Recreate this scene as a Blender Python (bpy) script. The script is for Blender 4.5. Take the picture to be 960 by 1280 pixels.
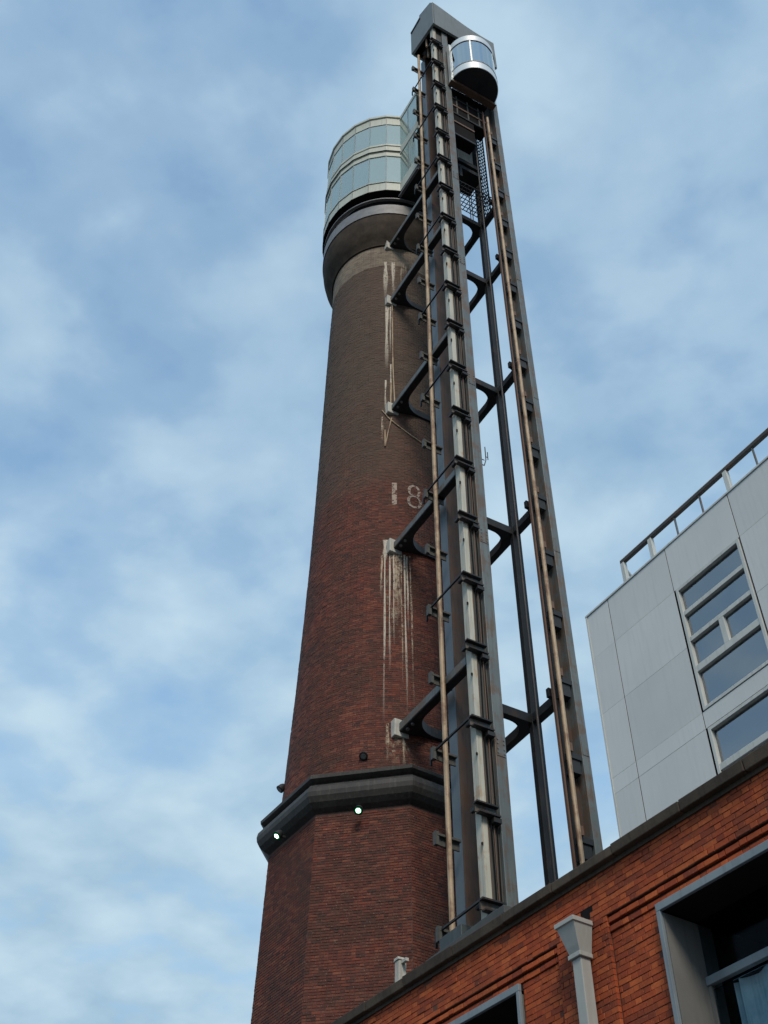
import bpy, math, random
import numpy as np
from mathutils import Matrix, Vector
random.seed(7); rng = np.random.default_rng(7)
scn = bpy.context.scene
col = scn.collection
for o in list(bpy.data.objects): bpy.data.objects.remove(o)
R_ = math.radians

# ------------------------------------------------------------------ camera
F_PX, PITCH, ROLL, EYE = 1450.0, R_(45.5), R_(0.4), 1.6
cp, sp = math.cos(PITCH), math.sin(PITCH)
vf = Vector((0, cp, sp)); vu0 = Vector((0, -sp, cp)); vr0 = Vector((1, 0, 0))
vr = vr0*math.cos(ROLL) + vu0*math.sin(ROLL)
vu = vu0*math.cos(ROLL) - vr0*math.sin(ROLL)
cd = bpy.data.cameras.new('camera'); cam = bpy.data.objects.new('camera', cd); col.objects.link(cam)
cd.sensor_fit = 'VERTICAL'; cd.sensor_height = 24; cd.lens = F_PX/1280*24
cd.clip_start = 0.1; cd.clip_end = 6000
m = Matrix((vr, vu, -vf)).transposed().to_4x4(); m.translation = (0, 0, EYE)
cam.matrix_world = m
scn.camera = cam

# ------------------------------------------------------------------ sky, sun, exposure
SUN_EL, SUN_AZ = R_(42), R_(173)       # azimuth clockwise from +Y (camera heading)
SKY_STRENGTH, SUN_STRENGTH = 0.14, 1.35
world = bpy.data.worlds.new('World'); scn.world = world; world.use_nodes = True
nt = world.node_tree; nt.nodes.clear()
def N(t, typ, **kw):
    n = t.nodes.new(typ)
    for k, v in kw.items():
        if k.startswith('i_'):
            key = k[2:]; key = int(key) if key.isdigit() else key.replace('_', ' ')
            n.inputs[key].default_value = v
        else: setattr(n, k, v)
    return n
def L(t, a, b): t.links.new(a, b)
def MATH(t, op, a, b=None, c=None, clamp=False):
    n = N(t, 'ShaderNodeMath', operation=op); n.use_clamp = clamp
    for i, q in enumerate((a, b, c)):
        if q is None: continue
        if isinstance(q, (int, float)): n.inputs[i].default_value = q
        else: L(t, q, n.inputs[i])
    return n.outputs[0]
def MIX(t, fac, a, b, mode='MIX'):
    n = N(t, 'ShaderNodeMix', data_type='RGBA', blend_type=mode)
    for i, q in ((0, fac), (6, a), (7, b)):
        if isinstance(q, (int, float)): n.inputs[i].default_value = q
        elif isinstance(q, tuple): n.inputs[i].default_value = (*q, 1) if len(q) == 3 else q
        else: L(t, q, n.inputs[i])
    return n.outputs[2]
def RAMP(t, fac, stops, interp='LINEAR'):
    n = N(t, 'ShaderNodeValToRGB'); r = n.color_ramp; r.interpolation = interp
    while len(r.elements) < len(stops): r.elements.new(0.5)
    for e, (p, c) in zip(r.elements, stops):
        e.position = p; e.color = (*c, 1) if isinstance(c, tuple) else (c, c, c, 1)
    L(t, fac, n.inputs[0]); return n.outputs[0]
def NOISE(t, vec, scale, detail=5, rough=0.55, dist=0.0):
    n = N(t, 'ShaderNodeTexNoise'); n.inputs['Scale'].default_value = scale
    n.inputs['Detail'].default_value = detail; n.inputs['Roughness'].default_value = rough
    n.inputs['Distortion'].default_value = dist
    if vec is not None: L(t, vec, n.inputs['Vector'])
    return n.outputs['Fac']

sky = N(nt, 'ShaderNodeTexSky', sky_type='NISHITA', sun_disc=False, sun_elevation=SUN_EL, sun_rotation=SUN_AZ,
        altitude=20, air_density=1.0, dust_density=0.4, ozone_density=2.0)
tc = N(nt, 'ShaderNodeTexCoord')
sep = N(nt, 'ShaderNodeSeparateXYZ'); L(nt, tc.outputs['Generated'], sep.inputs[0])
zz = MATH(nt, 'ADD', MATH(nt, 'MAXIMUM', sep.outputs[2], 0.0), 0.16)
cmb = N(nt, 'ShaderNodeCombineXYZ')
L(nt, MATH(nt, 'DIVIDE', sep.outputs[0], zz), cmb.inputs[0]); L(nt, MATH(nt, 'DIVIDE', sep.outputs[1], zz), cmb.inputs[1])
rot = N(nt, 'ShaderNodeMapping'); rot.inputs['Rotation'].default_value = (0, 0, R_(38)); rot.inputs['Scale'].default_value = (1.0, 1.08, 1)
rot.inputs['Location'].default_value = (3.1, 1.7, 0)
L(nt, cmb.outputs[0], rot.inputs[0])
n_big = NOISE(nt, rot.outputs[0], 2.1, 3, 0.5, 0.3)
n_mid = NOISE(nt, rot.outputs[0], 7.0, 5, 0.48, 0.1)
n_fin = NOISE(nt, rot.outputs[0], 15.0, 5, 0.55, 0.2)
cl = MATH(nt, 'ADD', MATH(nt, 'MULTIPLY', n_big, 0.48), MATH(nt, 'ADD', MATH(nt, 'MULTIPLY', n_mid, 0.44), MATH(nt, 'MULTIPLY', n_fin, 0.08)))
cfac = RAMP(nt, cl, [(0.36, 0.26), (0.44, 0.54), (0.52, 0.82), (0.62, 1.0)], 'EASE')
sk = MIX(nt, 1.0, sky.outputs[0], (SKY_STRENGTH*0.98, SKY_STRENGTH*1.08, SKY_STRENGTH*0.98), 'MULTIPLY')
shade = RAMP(nt, n_mid, [(0.3, (0.168, 0.255, 0.335)), (0.7, (0.275, 0.36, 0.42))])
low = MATH(nt, 'MULTIPLY', MATH(nt, 'SUBTRACT', 0.75, sep.outputs[2], clamp=True), 1.1)
skyc = MIX(nt, MATH(nt, 'ADD', MATH(nt, 'MULTIPLY', cfac, 0.84), low, clamp=True), sk, shade)
bg = N(nt, 'ShaderNodeBackground'); L(nt, skyc, bg.inputs[0]); bg.inputs[1].default_value = 1.0
wo = N(nt, 'ShaderNodeOutputWorld'); L(nt, bg.outputs[0], wo.inputs[0])

sd = bpy.data.lights.new('sun', 'SUN'); sun = bpy.data.objects.new('sun', sd); col.objects.link(sun)
sd.energy = SUN_STRENGTH; sd.angle = R_(18); sd.color = (1.0, 0.88, 0.74)
sdir = Vector((math.sin(SUN_AZ)*math.cos(SUN_EL), math.cos(SUN_AZ)*math.cos(SUN_EL), math.sin(SUN_EL)))
sun.rotation_euler = sdir.to_track_quat('Z', 'Y').to_euler(); sun.location = (0, 0, 90)
scn.view_settings.view_transform = 'Standard'; scn.view_settings.look = 'None'
scn.view_settings.exposure = 1.0; scn.view_settings.gamma = 1.0; scn.view_settings.use_curve_mapping = False

# ------------------------------------------------------------------ materials
def mat(name):
    mt = bpy.data.materials.new(name); mt.use_nodes = True; t = mt.node_tree
    b = t.nodes['Principled BSDF']; return mt, t, b
def bump(t, b, h, strength=0.3, dist=0.01):
    n = N(t, 'ShaderNodeBump'); n.inputs['Strength'].default_value = strength; n.inputs['Distance'].default_value = dist
    L(t, h, n.inputs['Height']); L(t, n.outputs[0], b.inputs['Normal'])
def surface(name, c1, c2, scale=3.0, rough=0.6, metal=0.0, streak=None, rust=None, rust_amt=0.5, fine=30.0, bmp=0.15, spec=0.35):
    """mottled weathered surface in object space; optional vertical streaks and rust patches"""
    mt, t, b = mat(name)
    tc = N(t, 'ShaderNodeTexCoord'); v = tc.outputs['Object']
    c = MIX(t, RAMP(t, NOISE(t, v, scale, 6, 0.6), [(0.3, 0.0), (0.7, 1.0)]), c1, c2)
    mp = N(t, 'ShaderNodeMapping'); mp.inputs['Scale'].default_value = (6, 6, 0.35); L(t, v, mp.inputs[0])
    st = NOISE(t, mp.outputs[0], 2.2, 5, 0.6)
    if streak: c = MIX(t, RAMP(t, st, [(0.5, 0.0), (0.72, 0.75)]), c, streak)
    if rust:
        rm = MATH(t, 'MULTIPLY', NOISE(t, v, 1.6, 8, 0.68), MATH(t, 'ADD', st, 0.55))
        c = MIX(t, RAMP(t, rm, [(0.62-rust_amt*0.25, 0.0), (0.72-rust_amt*0.2, 0.9)]), c, rust)
    L(t, c, b.inputs['Base Color'])
    fn = NOISE(t, v, fine, 4, 0.6)
    L(t, MATH(t, 'ADD', MATH(t, 'MULTIPLY', fn, 0.25), rough-0.12), b.inputs['Roughness'])
    b.inputs['Metallic'].default_value = metal; b.inputs['Specular IOR Level'].default_value = spec
    bump(t, b, fn, bmp, 0.008)
    return mt

M = {}
M['steel'] = surface('painted_grey_steel', (0.085, 0.104, 0.108), (0.125, 0.145, 0.146), 0.7, 0.5, 0.1, streak=(0.07, 0.085, 0.09), rust=(0.11, 0.075, 0.052), rust_amt=0.5)
M['steel_dark'] = surface('dark_painted_steel', (0.016, 0.018, 0.021), (0.032, 0.034, 0.036), 1.2, 0.5, 0.1, rust=(0.05, 0.034, 0.028), rust_amt=0.1, spec=0.2)
M['steel_blue'] = surface('blue_grey_steel', (0.105, 0.135, 0.16), (0.145, 0.175, 0.20), 1.0, 0.5, 0.1, streak=(0.10, 0.12, 0.14))
M['steel_brown'] = surface('rusty_brown_steel', (0.095, 0.056, 0.040), (0.14, 0.086, 0.060), 1.4, 0.65, 0.1, streak=(0.05, 0.036, 0.03), rust=(0.13, 0.062, 0.032), rust_amt=0.25)
M['steel_web'] = surface('dark_brown_steel_web', (0.030, 0.028, 0.027), (0.055, 0.050, 0.046), 1.4, 0.65, 0.1, streak=(0.025, 0.019, 0.017), rust=(0.07, 0.04, 0.027), rust_amt=0.3)  # brownish dark steel with rust
M['steel_mid'] = surface('dull_steel_plate', (0.055, 0.058, 0.055), (0.085, 0.085, 0.078), 1.0, 0.6, 0.1, streak=(0.045, 0.04, 0.036))
M['rail'] = surface('tan_guide_rail', (0.30, 0.22, 0.14), (0.40, 0.31, 0.21), 2.5, 0.6, 0.1, streak=(0.22, 0.14, 0.085), rust=(0.17, 0.10, 0.06), rust_amt=0.4)
M['tray'] = surface('pale_cable_tray', (0.36, 0.36, 0.31), (0.46, 0.45, 0.38), 0.9, 0.55, 0.0, streak=(0.26, 0.22, 0.16), rust=(0.35, 0.25, 0.16), rust_amt=0.12)
M['housing'] = surface('grey_housing_sheet', (0.115, 0.13, 0.13), (0.145, 0.16, 0.158), 0.8, 0.5, 0.1, streak=(0.09, 0.10, 0.10))
M['cream'] = surface('pale_cladding_trim', (0.37, 0.40, 0.35), (0.43, 0.455, 0.40), 1.2, 0.5, 0.0, streak=(0.30, 0.32, 0.27))
M['ring'] = surface('grey_zinc_ring', (0.12, 0.12, 0.122), (0.20, 0.20, 0.20), 3.0, 0.55, 0.2, streak=(0.16, 0.17, 0.19))
M['soot'] = surface('sooty_render', (0.030, 0.024, 0.019), (0.070, 0.055, 0.042), 1.8, 0.85, 0.0, streak=(0.035, 0.03, 0.026), bmp=0.6, fine=14, spec=0.1)
M['cornice'] = surface('blackened_stone', (0.018, 0.016, 0.015), (0.040, 0.036, 0.032), 1.6, 0.55, 0.0, streak=(0.065, 0.06, 0.052), bmp=0.4)
M['coping'] = surface('weathered_brown_coping', (0.034, 0.025, 0.018), (0.070, 0.052, 0.036), 2.4, 0.85, 0.0, streak=(0.028, 0.021, 0.016), bmp=0.5)
M['pipe_paint'] = surface('pale_grey_pipe_paint', (0.27, 0.28, 0.265), (0.33, 0.335, 0.315), 1.4, 0.45, 0.0, streak=(0.33, 0.35, 0.34))
M['frame_paint'] = surface('blue_grey_window_frame', (0.15, 0.185, 0.21), (0.19, 0.225, 0.245), 1.5, 0.5, 0.0, streak=(0.12, 0.14, 0.155))
M['reveal'] = surface('grey_reveal_lining', (0.12, 0.12, 0.115), (0.15, 0.15, 0.142), 1.1, 0.6, 0.0, streak=(0.10, 0.10, 0.095))
M['dark_room'] = surface('dark_interior', (0.014, 0.011, 0.013), (0.022, 0.018, 0.021), 1.0, 0.9, 0.0, spec=0.05)
M['panel'] = surface('grey_cladding_panel', (0.47, 0.495, 0.49), (0.53, 0.55, 0.54), 0.5, 0.5, 0.0, streak=(0.455, 0.478, 0.472), bmp=0.02)
M['panel_gap'] = surface('grey_panel_gap', (0.22, 0.245, 0.25), (0.25, 0.275, 0.28), 1.0, 0.6)
M['joint'] = surface('dark_joint_gasket', (0.008, 0.008, 0.009), (0.013, 0.012, 0.012), 2.0, 0.8, spec=0.05)
M['white_frame'] = surface('pale_window_frame', (0.42, 0.44, 0.42), (0.48, 0.50, 0.475), 1.0, 0.45, 0.0, streak=(0.31, 0.325, 0.31), bmp=0.04)
M['blind'] = surface('grey_room_wall', (0.20, 0.22, 0.245), (0.42, 0.43, 0.44), 0.5, 0.8)
M['curtain'] = surface('curtain_with_reflection', (0.32, 0.46, 0.55), (0.78, 0.84, 0.86), 2.6, 0.85, streak=(0.16, 0.26, 0.33))  # curtain cloth; pale patches also imitate reflections in the lower glass
M['car_metal'] = surface('satin_car_metal', (0.62, 0.63, 0.60), (0.70, 0.70, 0.67), 1.0, 0.32, 0.6)
M['concrete'] = surface('pale_concrete', (0.36, 0.36, 0.33), (0.50, 0.49, 0.44), 3.0, 0.85, streak=(0.25, 0.24, 0.21), bmp=0.4)
M['asphalt'] = surface('street_asphalt', (0.045, 0.045, 0.047), (0.07, 0.07, 0.07), 0.6, 0.9, bmp=0.5)
M['paving'] = surface('granite_paving', (0.20, 0.20, 0.195), (0.28, 0.275, 0.265), 1.2, 0.8, bmp=0.3)
M['roof_felt'] = surface('grey_roof_felt', (0.05, 0.056, 0.058), (0.075, 0.08, 0.08), 1.3, 0.8)
M['lobby_metal'] = surface('blue_grey_flashing', (0.035, 0.048, 0.052), (0.055, 0.068, 0.072), 0.9, 0.55, 0.1, streak=(0.075, 0.09, 0.10))
M['glass_edge'] = surface('grey_glass_edge', (0.20, 0.26, 0.27), (0.25, 0.31, 0.32), 1.0, 0.5)
M['interior_pale'] = surface('pale_interior', (0.55, 0.60, 0.58), (0.62, 0.66, 0.63), 1.0, 0.7)

def vary(mt, amt):
    t = mt.node_tree; b = t.nodes['Principled BSDF']; src = b.inputs['Base Color'].links[0].from_socket
    oi = N(t, 'ShaderNodeObjectInfo'); k = MATH(t, 'ADD', MATH(t, 'MULTIPLY', oi.outputs['Random'], amt), 1.0-amt/2)
    c = N(t, 'ShaderNodeCombineXYZ')
    for i in range(3): L(t, k, c.inputs[i])
    L(t, MIX(t, 1.0, src, c.outputs[0], 'MULTIPLY'), b.inputs['Base Color'])
vary(M['panel'], 0.10); vary(M['coping'], 0.5); vary(M['tray'], 0.1); vary(M['steel_dark'], 0.4); vary(M['blind'], 0.5)
def emit_mat(name, c, s):
    mt, t, b = mat(name); b.inputs['Base Color'].default_value = (*c, 1)
    b.inputs['Emission Color'].default_value = (*c, 1); b.inputs['Emission Strength'].default_value = s; return mt
M['lamp'] = emit_mat('lit_lamp_lens', (0.12, 0.75, 0.30), 0.55)
M['lamp_core'] = emit_mat('lit_lamp_core', (0.80, 1.0, 0.88), 12.0)
M['bulb'] = emit_mat('lit_car_bulb', (1.0, 0.95, 0.85), 9.0)

def glass(name, tint, refl, gl=(0.9, 0.95, 0.95), rough=0.03, blend=0.35):
    mt = bpy.data.materials.new(name); mt.use_nodes = True; t = mt.node_tree; t.nodes.clear()
    tr = N(t, 'ShaderNodeBsdfTransparent'); tr.inputs[0].default_value = (*tint, 1)
    g = N(t, 'ShaderNodeBsdfGlossy'); g.inputs[0].default_value = (*gl, 1); g.inputs[1].default_value = rough
    tc = N(t, 'ShaderNodeTexCoord')
    bn = N(t, 'ShaderNodeBump'); bn.inputs['Strength'].default_value = 0.06; bn.inputs['Distance'].default_value = 0.05
    L(t, NOISE(t, tc.outputs['Object'], 0.8, 2), bn.inputs['Height']); L(t, bn.outputs[0], g.inputs['Normal'])
    fr = N(t, 'ShaderNodeLayerWeight'); fr.inputs[0].default_value = blend
    f = MATH(t, 'ADD', MATH(t, 'MULTIPLY', fr.outputs['Fresnel'], 1.0-refl), refl, clamp=True)
    mx = N(t, 'ShaderNodeMixShader'); L(t, f, mx.inputs[0]); L(t, tr.outputs[0], mx.inputs[1]); L(t, g.outputs[0], mx.inputs[2])
    o = N(t, 'ShaderNodeOutputMaterial'); L(t, mx.outputs[0], o.inputs[0]); return mt
def milky_glass(name, *a, **k):
    mt = glass(name, *a, **k); t = mt.node_tree; out = [n for n in t.nodes if n.type == 'OUTPUT_MATERIAL'][0]; src = out.inputs[0].links[0].from_socket
    d = N(t, 'ShaderNodeBsdfDiffuse'); tc = N(t, 'ShaderNodeTexCoord'); oi = N(t, 'ShaderNodeObjectInfo')
    L(t, MIX(t, MATH(t, 'ADD', MATH(t, 'MULTIPLY', oi.outputs['Random'], 0.6), MATH(t, 'MULTIPLY', NOISE(t, tc.outputs['Object'], 0.9, 4), 0.4)), (0.32, 0.39, 0.39), (0.46, 0.53, 0.52)), d.inputs[0])
    mx = N(t, 'ShaderNodeMixShader'); mx.inputs[0].default_value = 0.28; L(t, src, mx.inputs[1]); L(t, d.outputs[0], mx.inputs[2]); L(t, mx.outputs[0], out.inputs[0]); return mt
M['drum_glass'] = milky_glass('teal_tinted_glass', (0.86, 0.97, 0.92), 0.46, (0.86, 0.94, 0.86), rough=0.12)
M['car_glass'] = glass('car_glass', (0.70, 0.80, 0.82), 0.45)
M['win_glass'] = glass('office_window_glass', (0.66, 0.74, 0.82), 0.34, (0.66, 0.70, 0.74))
M['dark_glass'] = glass('dark_shop_glass', (0.78, 0.84, 0.86), 0.0, (0.4, 0.45, 0.5), blend=0.12)

def brick_mat(name, ramp, mortar=False, soot=None, per_object=False, grime=(0.045, 0.026, 0.020), grime_amt=0.72, spk=(0.40, 0.30, 0.24)):
    mt, t, b = mat(name)
    tc = N(t, 'ShaderNodeTexCoord')
    if per_object:
        oi = N(t, 'ShaderNodeObjectInfo'); r = oi.outputs['Random']
    else:
        at = N(t, 'ShaderNodeAttribute'); at.attribute_name = 'rnd'; r = at.outputs['Fac']
    geo = N(t, 'ShaderNodeNewGeometry'); v = geo.outputs['Position']
    c = RAMP(t, r, ramp)
    fn = NOISE(t, v, 26, 5, 0.65)
    c = MIX(t, RAMP(t, fn, [(0.35, 0.0), (0.75, 0.55)]), c, MIX(t, 0.55, c, (0.02, 0.015, 0.013)))
    c = MIX(t, RAMP(t, NOISE(t, v, 0.85, 7, 0.68), [(0.40, 0.0), (0.66, grime_amt)]), c, grime)
    c = MIX(t, RAMP(t, NOISE(t, v, 2.6, 6, 0.7), [(0.50, 0.0), (0.72, grime_amt*0.8)]), c, grime)
    c = MIX(t, RAMP(t, NOISE(t, v, 42, 3, 0.6), [(0.63, 0.0), (0.70, 0.6)]), c, spk)
    if soot: c = soot(t, v, c)
    L(t, c, b.inputs['Base Color']); b.inputs['Roughness'].default_value = 0.85
    b.inputs['Specular IOR Level'].default_value = 0.25
    bump(t, b, fn, 0.3, 0.004)
    return mt
def chimney_soot(t, v, c):
    s = N(t, 'ShaderNodeSeparateXYZ'); L(t, v, s.inputs[0])
    nz = NOISE(t, v, 0.7, 5, 0.6)
    h = MATH(t, 'ADD', s.outputs[2], MATH(t, 'MULTIPLY', nz, 2.2))
    f = RAMP(t, MATH(t, 'DIVIDE', MATH(t, 'SUBTRACT', h, 27.5), 10.0), [(0.0, 0.0), (0.40, 0.12), (0.50, 0.55), (1.0, 0.85)])
    return MIX(t, f, c, MIX(t, NOISE(t, v, 2.5, 5, 0.6), (0.042, 0.032, 0.025), (0.125, 0.096, 0.072)))
RED = [(0.0, (0.40, 0.076, 0.022)), (0.2, (0.30, 0.052, 0.018)), (0.42, (0.47, 0.094, 0.025)), (0.55, (0.22, 0.040, 0.017)), (0.66, (0.40, 0.080, 0.022)), (0.84, (0.53, 0.125, 0.035)), (0.95, (0.33, 0.064, 0.020)), (1.0, (0.14, 0.034, 0.020))]
OLD = [(0.0, (0.150, 0.040, 0.025)), (0.25, (0.095, 0.028, 0.022)), (0.5, (0.180, 0.050, 0.030)), (0.7, (0.055, 0.023, 0.021)), (0.88, (0.21, 0.072, 0.044)), (1.0, (0.110, 0.037, 0.028))]
M['brick_red'] = brick_mat('orange_red_brick', RED, spk=(0.50, 0.18, 0.07), grime_amt=0.5, grime=(0.085, 0.028, 0.016)); M['brick_red_o'] = brick_mat('orange_red_brick_single', RED, per_object=True, spk=(0.50, 0.18, 0.07), grime_amt=0.5, grime=(0.085, 0.028, 0.016))
M['brick_old'] = brick_mat('old_dark_brick', OLD, soot=chimney_soot); M['brick_old_o'] = brick_mat('old_dark_brick_single', OLD, per_object=True)
M['mortar_red'] = surface('brown_mortar', (0.075, 0.030, 0.020), (0.12, 0.055, 0.036), 3.0, 0.9, bmp=0.4)
M['mortar_old'] = surface('dark_mortar', (0.060, 0.034, 0.028), (0.10, 0.058, 0.046), 2.0, 0.9, bmp=0.4)

def brick_tex_mat(name, c1, c2, mortar, soot=None, grime=True):
    """courses drawn by the material, for surfaces too far away to tell the bricks apart; UV in metres"""
    mt, t, b = mat(name)
    uv = N(t, 'ShaderNodeUVMap')
    bt = N(t, 'ShaderNodeTexBrick'); L(t, uv.outputs[0], bt.inputs['Vector'])
    bt.inputs['Scale'].default_value = 1.0; bt.inputs['Brick Width'].default_value = 0.225; bt.inputs['Row Height'].default_value = 0.075
    bt.inputs['Mortar Size'].default_value = 0.006; bt.inputs['Mortar Smooth'].default_value = 0.2; bt.inputs['Bias'].default_value = 0
    bt.inputs['Color1'].default_value = (*c1, 1); bt.inputs['Color2'].default_value = (*c2, 1); bt.inputs['Mortar'].default_value = (*mortar, 1)
    geo = N(t, 'ShaderNodeNewGeometry'); v = geo.outputs['Position']
    c = bt.outputs['Color']
    c = MIX(t, RAMP(t, NOISE(t, v, 0.9, 6, 0.65), [(0.45, 0.0), (0.7, 0.6)]), c, (0.055, 0.04, 0.035))
    c = MIX(t, RAMP(t, NOISE(t, v, 34, 3, 0.6), [(0.62, 0.0), (0.72, 0.45)]), c, (0.32, 0.27, 0.23))
    if soot: c = soot(t, v, c)
    L(t, c, b.inputs['Base Color']); b.inputs['Roughness'].default_value = 0.9; b.inputs['Specular IOR Level'].default_value = 0.2
    bump(t, b, MATH(t, 'SUBTRACT', NOISE(t, v, 22, 4), bt.outputs['Fac']), 0.5, 0.01)
    return mt
M['beige_brick'] = brick_tex_mat('lime_washed_brick', (0.22, 0.18, 0.135), (0.12, 0.095, 0.075), (0.30, 0.255, 0.195))
M['base_tex'] = brick_tex_mat('old_base_brick', (0.15, 0.058, 0.04), (0.10, 0.042, 0.034), (0.09, 0.06, 0.05))
M['wall_tex'] = brick_tex_mat('far_red_brick', (0.34, 0.10, 0.04), (0.25, 0.07, 0.032), (0.14, 0.085, 0.06))

def stain_mat(name, c, thr=0.5, sc=(14, 14, 1.2), fade_on=True):
    mt = bpy.data.materials.new(name); mt.use_nodes = True; t = mt.node_tree; b = t.nodes['Principled BSDF']
    b.inputs['Base Color'].default_value = (*c, 1); b.inputs['Roughness'].default_value = 0.9
    tc = N(t, 'ShaderNodeTexCoord'); mp = N(t, 'ShaderNodeMapping'); mp.inputs['Scale'].default_value = sc; L(t, tc.outputs['Object'], mp.inputs[0])
    f = RAMP(t, MATH(t, 'ADD', MATH(t, 'MULTIPLY', NOISE(t, mp.outputs[0], 1.0, 5, 0.7), 0.55), MATH(t, 'MULTIPLY', NOISE(t, tc.outputs['Object'], 9.0, 4, 0.7), 0.45)), [(thr-0.07, 0.0), (thr+0.06, 0.92)])
    uv = N(t, 'ShaderNodeUVMap'); s = N(t, 'ShaderNodeSeparateXYZ'); L(t, uv.outputs[0], s.inputs[0])
    edge = MATH(t, 'MULTIPLY', MATH(t, 'MULTIPLY', s.outputs[0], MATH(t, 'SUBTRACT', 1.0, s.outputs[0])), 4.0)
    fade = MATH(t, 'MULTIPLY', RAMP(t, edge, [(0.0, 0.0), (0.6, 1.0)]), RAMP(t, s.outputs[1], [(0.0, 1.0), (0.55, 0.85), (1.0, 0.0)]))
    if fade_on: f = MATH(t, 'MULTIPLY', f, fade, clamp=True)
    tr = N(t, 'ShaderNodeBsdfTransparent'); mx = N(t, 'ShaderNodeMixShader')
    L(t, f, mx.inputs[0]); L(t, tr.outputs[0], mx.inputs[1]); L(t, b.outputs[0], mx.inputs[2])
    L(t, mx.outputs[0], t.nodes['Material Output'].inputs[0]); return mt
M['lime'] = stain_mat('lime_run', (0.52, 0.47, 0.39), 0.43)
M['lime_thin'] = stain_mat('thin_lime_run', (0.42, 0.34, 0.25), 0.49)
M['lime_wash'] = stain_mat('chalky_lime_wash', (0.36, 0.29, 0.215), 0.56, (5, 5, 2.0))
M['digit_paint'] = stain_mat('worn_white_digit', (0.35, 0.28, 0.235), 0.465, (9, 9, 9), False)

# ------------------------------------------------------------------ mesh helpers
class MB:
    def __init__(self): self.v = []; self.f = []; self.uv = None
    def box(self, x0, x1, y0, y1, z0, z1):
        n = len(self.v)
        self.v += [(x0,y0,z0),(x1,y0,z0),(x1,y1,z0),(x0,y1,z0),(x0,y0,z1),(x1,y0,z1),(x1,y1,z1),(x0,y1,z1)]
        self.f += [tuple(n+i for i in q) for q in ((0,3,2,1),(4,5,6,7),(0,1,5,4),(1,2,6,5),(2,3,7,6),(3,0,4,7))]
        return self
    def prism(self, poly, z0, z1, axis='z'):
        """polygon (ccw) extruded; axis z: (x,y) poly, axis y: (x,z) poly, axis x: (y,z) poly"""
        n = len(self.v); k = len(poly)
        mp = {'z': lambda a, b, c: (a, b, c), 'y': lambda a, b, c: (a, c, b), 'x': lambda a, b, c: (c, a, b)}[axis]
        self.v += [mp(a, b, z0) for a, b in poly] + [mp(a, b, z1) for a, b in poly]
        self.f += [tuple(n+k-1-i for i in range(k)), tuple(n+k+i for i in range(k))]
        self.f += [(n+i, n+(i+1) % k, n+k+(i+1) % k, n+k+i) for i in range(k)]
        return self
    def tube(self, p0, p1, r, n=10, r1=None):
        p0, p1 = Vector(p0), Vector(p1); d = (p1-p0).normalized(); r1 = r if r1 is None else r1
        a = d.orthogonal().normalized(); b = d.cross(a); s = len(self.v)
        for p, q in ((p0, r), (p1, r1)):
            for i in range(n):
                t = 2*math.pi*i/n; self.v.append(tuple(p + a*(q*math.cos(t)) + b*(q*math.sin(t))))
        self.f += [(s+i, s+(i+1) % n, s+n+(i+1) % n, s+n+i) for i in range(n)]
        self.f += [tuple(s+n-1-i for i in range(n)), tuple(s+n+i for i in range(n))]
        return self
    def path(self, pts, r, n=8):
        for a, b in zip(pts[:-1], pts[1:]): self.tube(a, b, r, n)
        return self
    def lathe(self, prof, n=48, phase=0.0, a0=0.0, a1=2*math.pi, closed=False):
        """profile [(r,z)], angle measured from -Y towards +X"""
        full = abs(a1-a0-2*math.pi) < 1e-6; m_ = n if full else n+1; s = len(self.v); k = len(prof)
        for i in range(m_):
            t = phase + a0 + (a1-a0)*i/n
            for r, z in prof: self.v.append((r*math.sin(t), -r*math.cos(t), z))
        kk = k if closed else k-1
        for i in range(n):
            j = (i+1) % m_
            for q in range(kk):
                q2 = (q+1) % k
                self.f.append((s+i*k+q, s+j*k+q, s+j*k+q2, s+i*k+q2))
        return self
    def build(self, name, material, parent=None, smooth=False, bevel=0.0):
        me = bpy.data.meshes.new(name); me.from_pydata(self.v, [], self.f); me.materials.append(material)
        if smooth: me.shade_smooth()
        o = bpy.data.objects.new(name, me); col.objects.link(o); o.parent = parent
        if bevel:
            md = o.modifiers.new('bevel', 'BEVEL'); md.width = bevel; md.segments = 2; md.limit_method = 'ANGLE'
        if smooth:
            try: me.set_sharp_from_angle(angle=R_(35))
            except Exception: pass
        return o
def tag(o, label=None, cat=None, group=None, kind=None):
    if label: o['label'] = label
    if cat: o['category'] = cat
    if group: o['group'] = group
    if kind: o['kind'] = kind
    return o
def empty(name, loc, rz=0.0):
    o = bpy.data.objects.new(name, None); col.objects.link(o); o.location = loc; o.rotation_euler = (0, 0, rz)
    o.empty_display_size = 0.3; return o
def dup(o, parent=None, **kw):
    c = o.copy(); col.objects.link(c); c.parent = parent
    for k, v in kw.items(): setattr(c, k, v)
    return c
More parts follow.
